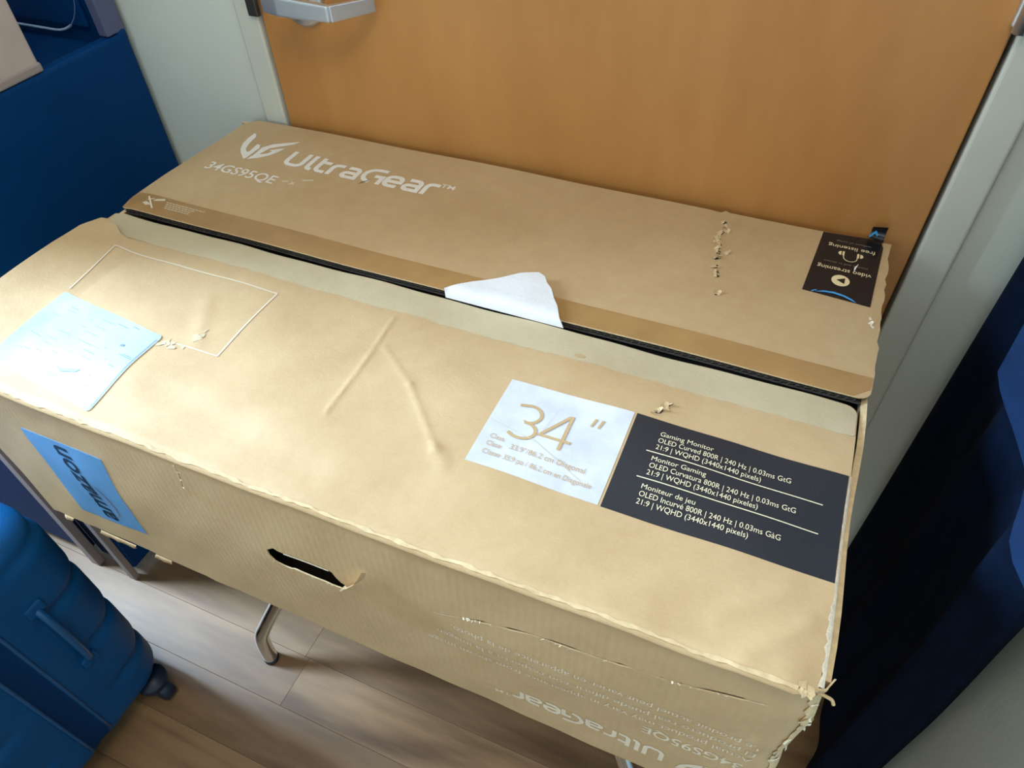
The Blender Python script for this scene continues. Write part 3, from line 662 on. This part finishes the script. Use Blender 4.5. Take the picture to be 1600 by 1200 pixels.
# ------------------------------------------------------------------ tears, scuffs and frayed paper
def flakes(name, spots, fmap, mat, parent, seed, lo=0.002, hi=0.006, rise=0.004):
    r2 = random.Random(seed); verts, faces = [], []
    for u, v in spots:
        a = r2.uniform(0, 2*pi); L_ = r2.uniform(lo, hi); w = L_*r2.uniform(0.3, 0.6); s = len(verts); n = 4
        for i in range(n):
            t = i/(n-1)
            for sd in (-1, 1):
                uu = u+math.cos(a)*L_*(t-0.5)-math.sin(a)*w*sd*(1-0.55*t)*r2.uniform(0.6, 1.2)
                vv = v+math.sin(a)*L_*(t-0.5)+math.cos(a)*w*sd*(1-0.55*t)*r2.uniform(0.6, 1.2)
                verts.append(lift(fmap, uu, vv, 0.0004+rise*t*t*r2.uniform(0.5, 1.1)))
        for i in range(n-1): faces.append((s+2*i, s+2*i+1, s+2*i+3, s+2*i+2))
    me = bpy.data.meshes.new(name); me.from_pydata([tuple(v) for v in verts], [], faces); me.update()
    o = link(name, me, mat, parent); o['kind'] = 'stuff'; return o
sl = []
for i in range(46):
    t = rs.random()*(len(slit_c)-1); k = min(int(t), len(slit_c)-2); q = Vector(slit_c[k]).lerp(Vector(slit_c[k+1]), t-k)
    if rs.random() < 0.45 or 0.19 < q.x < 0.22: sl.append((q.x, q.y+rs.uniform(-0.0012, 0.0016)))
flakes('torn_paper', sl, f_wall, 'card_torn', wall, 11, 0.0015, 0.0038, 0.002)
quads('torn_paper', ribbon([(0.158, -0.1175), (0.170, -0.1135), (0.187, -0.1075)], 0.0012, taper=True), f_wall, 0.0006, 'card_torn', wall)
quads('torn_paper', ribbon([(0.446, -0.0585), (0.4575, -0.0552), (0.463, -0.0545)], 0.0010, taper=True), f_wall, 0.0006, 'card_torn', wall)
# torn rim of the hand hole
rim = [hole[i] for i in range(12, 21)]
flakes('torn_paper', [(q[0]+rs.uniform(-0.004, 0.004), q[1]-0.0005+rs.uniform(-0.001, 0.001)) for q in rim for _ in range(2)], f_wall, 'card_torn', wall, 12, 0.0012, 0.0026, 0.0006)
quads('torn_paper', ribbon([(-0.020, -0.1208), (0.0, -0.1196), (0.018, -0.1196), (0.036, -0.1194)], 0.0026), f_wall, 0.0008, 'card_torn', wall)
vs_, fs = [], []
cur = [(0.0500, -0.1370), (0.0560, -0.1290), (0.0643, -0.1183), (0.0747, -0.1036), (0.0800, -0.0940), (0.0832, -0.0853)]
for i, (u, v) in enumerate(cur):
    t = i/(len(cur)-1); hgt = 0.011*math.sin(pi*(0.12+0.8*t))
    for j in range(4):
        q = lift(f_wall, u+0.006*(1-j/3)*0.5, v-0.009*(1-j/3)*(1-t*0.6), 0.0006+hgt*(j/3)**1.5); vs_.append(q)
for i in range(len(cur)-1):
    for j in range(3): fs.append((i*4+j, i*4+j+1, (i+1)*4+j+1, (i+1)*4+j))
link('torn_flap', mesh('torn_flap', vs_, fs, True), 'card_front', wall)
quads('torn_paper', ribbon([(0.0480, -0.1430), (0.0540, -0.1345), (0.0600, -0.1250)], 0.0016), lambda x, z: lift(f_wall, x, z, 0.006), 0.0004, 'card_torn', wall)
flakes('torn_paper', [(q[0]+0.0012, q[1]) for q in tear_l]*2, f_wall, 'card_torn', wall, 14, 0.0015, 0.0035, 0.001)
# worn front fold
fo1 = [(-0.478+0.950*i/110, -0.0042-rs.uniform(0.0, 0.0022)) for i in range(111)]
fo2 = [(-0.478+0.950*i/110, -0.0024+rs.uniform(-0.0012, 0.0012)) for i in range(111)][::-1]
panel('worn_fold', fo1+fo2, lambda x, v: tuple(lift(f_front, x, v, 0.0003)), 0.0002, 'card_worn', flap, step=0.008)
# crushed front right corner
cs = [(0.4920+rs.uniform(-0.004, 0.008), -rs.uniform(0.02, 0.20)) for _ in range(13)]
flakes('torn_paper', cs, f_wall, 'card_torn', wall, 16, 0.004, 0.009, 0.002)
flakes('torn_paper', [(0.472+rs.uniform(0, 0.010), -rs.uniform(-0.002, 0.008)) for _ in range(7)], f_front, 'card_worn', flap, 17, 0.003, 0.007, 0.0006)
wb_ = [(0.4885+rs.uniform(-0.002, 0.001), -0.028-0.27*i/40) for i in range(41)]
panel('worn_corner', wb_ + [(0.5035, -0.298), (0.5035, -0.016), (0.488, -0.016)], lambda x, z: tuple(lift(f_wall, x, z, 0.0005)), 0.0004, 'card_worn', wall, step=0.006)
link('torn_curl', tube_mesh('torn_curl', smooth_path([(0.488, 0.006, FLOOR-0.014), (0.495, 0.004, FLOOR-0.012), (0.4985, 0.003, FLOOR-0.012), (0.5005, 0.001, FLOOR-0.0145)]), 0.0014, 6), 'card_edge', wall)
vs_, fs = [], []; n = 40                       # pale raw edge along the right side of the front flap
for i in range(n+1):
    y0 = 0.004+0.205*i/n; w = rs.uniform(0.0012, 0.0034)*(1.0 if i < 14 else 0.45)
    zt = FLOOR+zf(0.4885, y0)
    vs_ += [(0.4885-w, y0, zt+0.0006), (0.4900, y0, zt-0.0003), (0.4906, y0, zt-0.004)]
for i in range(n):
    for j in range(2): fs.append((3*i+j, 3*i+j+1, 3*i+j+4, 3*i+j+3))
link('raw_edge', mesh('raw_edge', vs_, fs, True), 'card_torn', flap)
# row of small tears on the rear flap
tsp = []
for y0, dx in [(0.566, 0), (0.556, 0.001), (0.548, 0.003), (0.541, -0.001), (0.530, -0.004), (0.523, -0.003), (0.515, 0.001), (0.508, 0.0), (0.500, 0.002), (0.494, 0.004), (0.487, 0.002), (0.503, 0.013), (0.470, 0.004), (0.460, 0.007), (0.452, 0.008), (0.418, 0.0125)]:
    xx = 0.2985+dx+(0.574-y0)*0.06; tsp.append((xx, y0))
flakes('torn_paper', [(x+rs.uniform(-0.003, 0.003), y0+rs.uniform(-0.003, 0.003)) for x, y0 in tsp for _ in range(2)], f_rear, 'card_worn', rear, 18, 0.0035, 0.008, 0.0035)
pn = flat('puncture', [[(x+dx, y0+dy) for dx, dy in [(-0.0024, -0.0035), (0.0014, -0.0024), (0.0026, 0.002), (-0.0006, 0.0046)]] for x, y0 in tsp], f_rear, 0.0003, 'card_core', rear); pn['kind'] = 'stuff'
flakes('torn_paper', [(0.488, 0.430), (0.486, 0.437), (0.489, 0.424)], f_rear, 'card_torn', rear, 21, 0.004, 0.007, 0.0015)
flakes('torn_paper', [(0.304, 0.219), (0.309, 0.226), (0.313, 0.232), (0.306, 0.221), (0.311, 0.228), (0.302, 0.214)], f_front, 'card_worn', flap, 19, 0.004, 0.008, 0.004)
flat('puncture', [[(0.3025, 0.2155), (0.3085, 0.2175), (0.3130, 0.2290), (0.3175, 0.2360), (0.3085, 0.2290)]], f_front, 0.0004, 'card_core', flap)
flakes('torn_paper', [(-0.232, 0.116), (-0.226, 0.118), (-0.222, 0.113), (-0.238, 0.113), (-0.205, 0.135), (-0.201, 0.140), (-0.203, 0.148), (-0.212, 0.118)], f_front, 'card_pale', flap, 20, 0.006, 0.013, 0.0005)
# frayed lower edge
fe = []
for x0, x1 in ((-0.470, -0.452), (-0.400, -0.335), (-0.300, -0.272)):
    vs_, fs = [], []; n = 10
    for i in range(n+1):
        x = x0+(x1-x0)*i/n; d = rs.uniform(0.0005, 0.0035)*math.sin(pi*(0.12+0.76*i/n))
        vs_ += [(x, -0.0012, ZB+0.004), (x+rs.uniform(-0.002, 0.002), -0.004-d*0.5, ZB-d*0.6), (x, -0.002-d*0.2, ZB-d)]
    for i in range(n):
        for j in range(2): fs.append((3*i+j, 3*i+j+1, 3*i+j+4, 3*i+j+3))
    link('frayed_edge', mesh('frayed_edge', vs_, fs, True), 'card', wall)

# ------------------------------------------------------------------ white foam sheet poking out of the seam
def f_foam(x, t):
    if t < 0: return (x, 0.3058+0.2*t, FLOOR+0.0100+t)
    k = min(1, t/0.012); y = 0.3058+t
    return (x, y, FLOOR+0.0100+0.0024*math.sin(k*pi/2)+0.0025*sstep(0.02, 0.06, t)+0.0008*math.sin(x*70))
fo = [(0.0250, -0.011), (0.0230, 0.0), (0.0500, 0.0225), (0.0780, 0.0400), (0.0980, 0.0545), (0.1180, 0.0630), (0.1270, 0.0590), (0.1330, 0.0500), (0.1420, 0.0420), (0.1500, 0.0290), (0.1585, 0.0180), (0.1640, 0.0070), (0.1700, -0.004), (0.1735, -0.011)]
foam = panel('foam_sheet', fo, f_foam, 0.0010, 'foam', None, step=0.006)
tag(foam, 'torn white foam sheet poking out of the carton seam', 'packing foam')

# ------------------------------------------------------------------ low table with chrome legs under the carton
tb = thing('low_table', 'low table with bent chrome tube legs carrying the cardboard carton', 'table', (0.03, 0.32, 0))
box('table_top', -0.36, 0.42, 0.10, 0.56, ZB-0.036, ZB-0.002, 'table', tb, bev=0.006)
for fx, sx in ((-0.327, 1), (0.405, -1)):
    for fy, sy in ((0.066, 1), (0.575, -1)):
        lg_ = link('leg', tube_mesh('leg', smooth_path([(fx, fy, 0.006), (fx-0.002*sx, fy+0.002*sy, 0.045), (fx-0.001*sx, fy+0.008*sy, 0.085), (fx+0.014*sx, fy+0.022*sy, 0.125), (fx+0.060*sx, fy+0.050*sy, 0.23), (fx+0.100*sx, fy+0.072*sy, 0.36), (fx+0.120*sx, fy+0.080*sy, ZB-0.03)]), 0.0135, 18), 'chrome', tb)
        link('foot_cap', tube_mesh('foot_cap', [(fx, fy, 0.0), (fx, fy, 0.008)], 0.0142, 18), 'rubber', lg_)

# ------------------------------------------------------------------ navy cabinet on the left
cb = thing('navy_cabinet', 'tall navy blue cabinet beside the carton against the white wall', 'cabinet', (-1.0, 0.35, 0))
CX = -0.700; CT = FLOOR+0.110
box('side_panel', CX-0.022, CX, 0.105, 0.604, 0.03, CT, 'navy_lam', cb, bev=0.006, seg=3)
box('top_board', -1.32, CX-0.0225, 0.105, 0.604, CT-0.045, CT-0.020, 'navy_lam', cb, bev=0.003)
box('rail', CX-0.022, CX+0.0012, 0.585, 0.606, CT-0.02, CT+0.010, 'navy_lam', cb, bev=0.010, seg=4)
box('front_stile', CX-0.021, CX-0.001, 0.092, 0.1045, 0.0, CT-0.05, 'taupe_edge', cb, bev=0.002)
box('front_stile', CX-0.125, CX-0.100, 0.088, 0.1045, 0.0, CT-0.05, 'taupe_edge', cb, bev=0.002)
box('front_panel', -1.32, CX-0.1255, 0.100, 0.118, 0.03, CT-0.05, 'navy_dark', cb, bev=0.002)
box('back_panel', -1.32, CX-0.022, 0.585, 0.604, 0.03, CT+0.62, 'navy_lam', cb, bev=0.003)
box('inner_panel', CX-0.0995, CX-0.0225, 0.110, 0.122, 0.03, CT-0.05, 'navy_dark', cb)
ps = box('upright_post', CX-0.020, CX-0.0005, 0.566, 0.6035, CT+0.002, CT+0.62, 'post_grey', cb, bev=0.002)
pip = [(-1.10, 0.578, CT-0.006)] + [(-0.835, 0.578, CT-0.006)] + [(-0.835+0.085*math.sin(a), 0.578, CT-0.006+0.085*(1-math.cos(a))) for a in [pi/2*k/10 for k in range(1, 11)]] + [(-0.750, 0.578, CT+0.30)]
bp_ = box('rounded_door', -1.20, -0.752, 0.576, 0.584, CT+0.006, CT+0.40, 'navy_lam', cb, bev=0.003)
link('piping', tube_mesh('piping', pip, 0.0022, 8), 'piping', cb)
# taupe storage box on the cabinet
tx = thing('storage_box', 'plain taupe box standing on top of the navy cabinet', 'box', (-0.86, 0.28, CT))
box('body', -1.28, CX-0.001, 0.108, 0.436, CT+0.001, CT+0.56, 'taupe', tx, bev=0.004)
box('base_band', -1.282, CX+0.001, 0.106, 0.438, CT+0.0005, CT+0.014, 'taupe_edge', tx, bev=0.003)

# ------------------------------------------------------------------ blue suitcase in the left foreground
sc_ = thing('suitcase', 'upright blue hard-shell suitcase with ribbed sides on the wooden floor', 'suitcase', (-0.72, -0.18, 0))
SX, SY, HX, HY = -0.690, -0.185, 0.222, 0.165
Z0, Z1 = 0.048, 0.565
def rr_ring(hx, hy, r, n=10):
    out = []
    for cx, cy, a0 in ((hx-r, hy-r, 0), (-hx+r, hy-r, 90), (-hx+r, -hy+r, 180), (hx-r, -hy+r, 270)):
        for k in range(n+1):
            a = math.radians(a0+90*k/n); out.append((cx+r*math.cos(a), cy+r*math.sin(a), math.cos(a), math.sin(a)))
        ax = out[-1]
    res = []
    for i in range(len(out)):
        res.append(out[i]); nx = out[(i+1) % len(out)]
        if math.hypot(nx[0]-out[i][0], nx[1]-out[i][1]) > 0.03:
            m_ = 12
            for k in range(1, m_): t = k/m_; res.append(tuple(out[i][j]+(nx[j]-out[i][j])*t for j in range(4)))
    return res
def shell():
    rings = []; nz = 110
    zs = [Z0+(Z1-Z0)*k/nz for k in range(nz+1)]
    for z in zs:
        e = min(z-Z0, Z1-z); rb = 0.055
        ins = 0 if e > rb else rb-math.sqrt(max(0, rb*rb-(rb-e)**2))
        ins = ins*0.8
        ph = ((z-0.10) % 0.120)/0.120
        g = math.exp(-((ph-0.5)/0.10)**2)         # groove between ribs
        rib = 0.006*math.sin(pi*ph+pi/2)**2*0 + 0.0 - 0.007*g
        ring = []
        for x, y, nx, ny in rr_ring(HX-ins, HY-ins, 0.062):
            mask = sstep(0.055, 0.095, abs(y)) if y > 0 else sstep(0.05, 0.09, abs(y))
            mid = -0.0035*math.exp(-((y)/0.010)**2)
            lip = 0.0022*(math.exp(-((abs(y)-0.030)/0.006)**2))
            ring.append(Vector((SX+x+nx*(rib*mask+mid+lip), SY+y+ny*(rib*mask), z)))
        rings.append(ring)
    return rings
rings = shell(); n = len(rings[0])
parts = {'back_shell': [], 'front_shell': [], 'zipper': [], 'zipper ': []}
for i in range(len(rings)-1):
    for k in range(n):
        q = (i*n+k, i*n+(k+1) % n, (i+1)*n+(k+1) % n, (i+1)*n+k); cy = (rings[i][k].y+rings[i][(k+1) % n].y)/2-SY
        parts[('zipper' if rings[i][k].x > SX else 'zipper ') if abs(cy) < 0.016 else ('back_shell' if cy > 0 else 'front_shell')].append(q)
allv = [v for r_ in rings for v in r_]
parts['bottom_tray'] = [tuple(range(n))[::-1]]; parts['top_cap'] = [tuple((len(rings)-1)*n+k for k in range(n))]
for nm, fs in parts.items():
    used = sorted({i for f in fs for i in f}); mp_ = {i: j for j, i in enumerate(used)}
    me = bpy.data.meshes.new(nm); me.from_pydata([tuple(allv[i]) for i in used], [], [tuple(mp_[i] for i in f) for f in fs])
    for p_ in me.polygons: p_.use_smooth = True
    me.update(); link(nm.strip(), me, 'suit_dark' if nm.strip() == 'zipper' else 'suit', sc_)
hx_ = SX+HX
hl = link('side_handle', tube_mesh('side_handle', smooth_path([(hx_-0.006, -0.112, 0.262), (hx_+0.008, -0.112, 0.275), (hx_+0.015, -0.112, 0.310), (hx_+0.016, -0.112, 0.345), (hx_+0.015, -0.112, 0.385), (hx_+0.008, -0.112, 0.420), (hx_-0.006, -0.112, 0.434)]), 0.0060, 12), 'suit_rim', sc_)
box('handle_mount', hx_-0.004, hx_+0.005, -0.126, -0.098, 0.250, 0.272, 'suit', hl, bev=0.003)
box('handle_mount', hx_-0.004, hx_+0.005, -0.126, -0.098, 0.424, 0.446, 'suit', hl, bev=0.003)
for yy in (SY-0.0205, SY+0.0205):
    link('zip_track', tube_mesh('zip_track', [(hx_+0.0015, yy, 0.09+0.43*k/8) for k in range(9)], 0.0028, 8), 'suit_rim', sc_)
link('top_handle', tube_mesh('top_handle', smooth_path([(SX-0.10, SY, Z1-0.004), (SX-0.09, SY, Z1+0.018), (SX, SY, Z1+0.026), (SX+0.09, SY, Z1+0.018), (SX+0.10, SY, Z1-0.004)]), 0.009, 12), 'suit_rim', sc_)
for wx in (-0.484, -0.880):
    for wy in (-0.068, -0.300):
        ho = link('wheel_housing', tube_mesh('wheel_housing', [(wx, wy, 0.062), (wx, wy, 0.050), (wx+0.004, wy, 0.036), (wx+0.010, wy, 0.026)], [0.028, 0.028, 0.024, 0.016], 18), 'rubber', sc_)
        link('wheel', tube_mesh('wheel', [(wx+0.012, wy-0.013, 0.0235), (wx+0.012, wy-0.010, 0.0235), (wx+0.012, wy+0.010, 0.0235), (wx+0.012, wy+0.013, 0.0235)], [0.0190, 0.0232, 0.0232, 0.019], 24), 'rubber', ho)

# ------------------------------------------------------------------ navy cloth hanging on the right wall
def cloth_section(z):
    out = []
    n = 60
    for k in range(n+1):
        t = k/n; ys = 0.150+0.012*math.sin(z*3); y0 = ys+t*(0.583-ys)
        amp = 0.016*(0.55+0.45*sstep(0.2, 1.0, z)); fold = amp*math.sin(y0*34+1.5+0.5*math.sin(z*2.2)) + 0.006*math.sin(y0*71+z*2)
        ends = sstep(0, 0.08, t)*sstep(1, 0.95, t)
        out.append((0.668-(0.036+fold*0.55)*(0.25+0.75*ends) - 0.016*sstep(0.35, 0.0, t)*sstep(0.5, 0.9, z), y0))
    return out
zs = [0.17+1.30*k/50 for k in range(51)]
vs_, fs = [], []
for z in zs:
    s1 = cloth_section(z)
    for x, y0 in s1: vs_.append((x, y0, z+0.012*math.sin(y0*25)*(1 if z < 0.2 else 0)))
    for x, y0 in s1[::-1]: vs_.append((min(0.682, x+0.012), y0, z))
m_ = 122
for i in range(len(zs)-1):
    for k in range(m_): fs.append((i*m_+k, i*m_+(k+1) % m_, (i+1)*m_+(k+1) % m_, (i+1)*m_+k))
fs.append(tuple(range(m_))); fs.append(tuple((len(zs)-1)*m_+k for k in range(m_)))
ct = thing('hanging_garment', 'dark navy cloth garment hanging on the wall right of the carton', 'garment', (0.66, 0.34, 0.17))
link('cloth', mesh('cloth', vs_, fs, True), 'cloth', ct)
bm = bmesh.new(); box_bm(bm, 0.662, 0.6845, 0.10, 0.59, 1.455, 1.50, 0.004); me = bpy.data.meshes.new('hanging_rail'); bm.to_mesh(me); bm.free()
link('hanging_rail', me, 'steel', ct)

def f_layer(y, z):
    return (0.600+0.010*math.sin(y*28+z*3)+0.02*sstep(0.26, 0.36, y)+0.004*math.sin(z*17), -y+0.42, z)
panel('upper_layer', [(0.075, 0.888), (0.16, 0.880), (0.25, 0.886), (0.35, 0.892), (0.35, 1.44), (0.075, 1.44)], f_layer, 0.006, 'cloth_blue', ct, step=0.02)
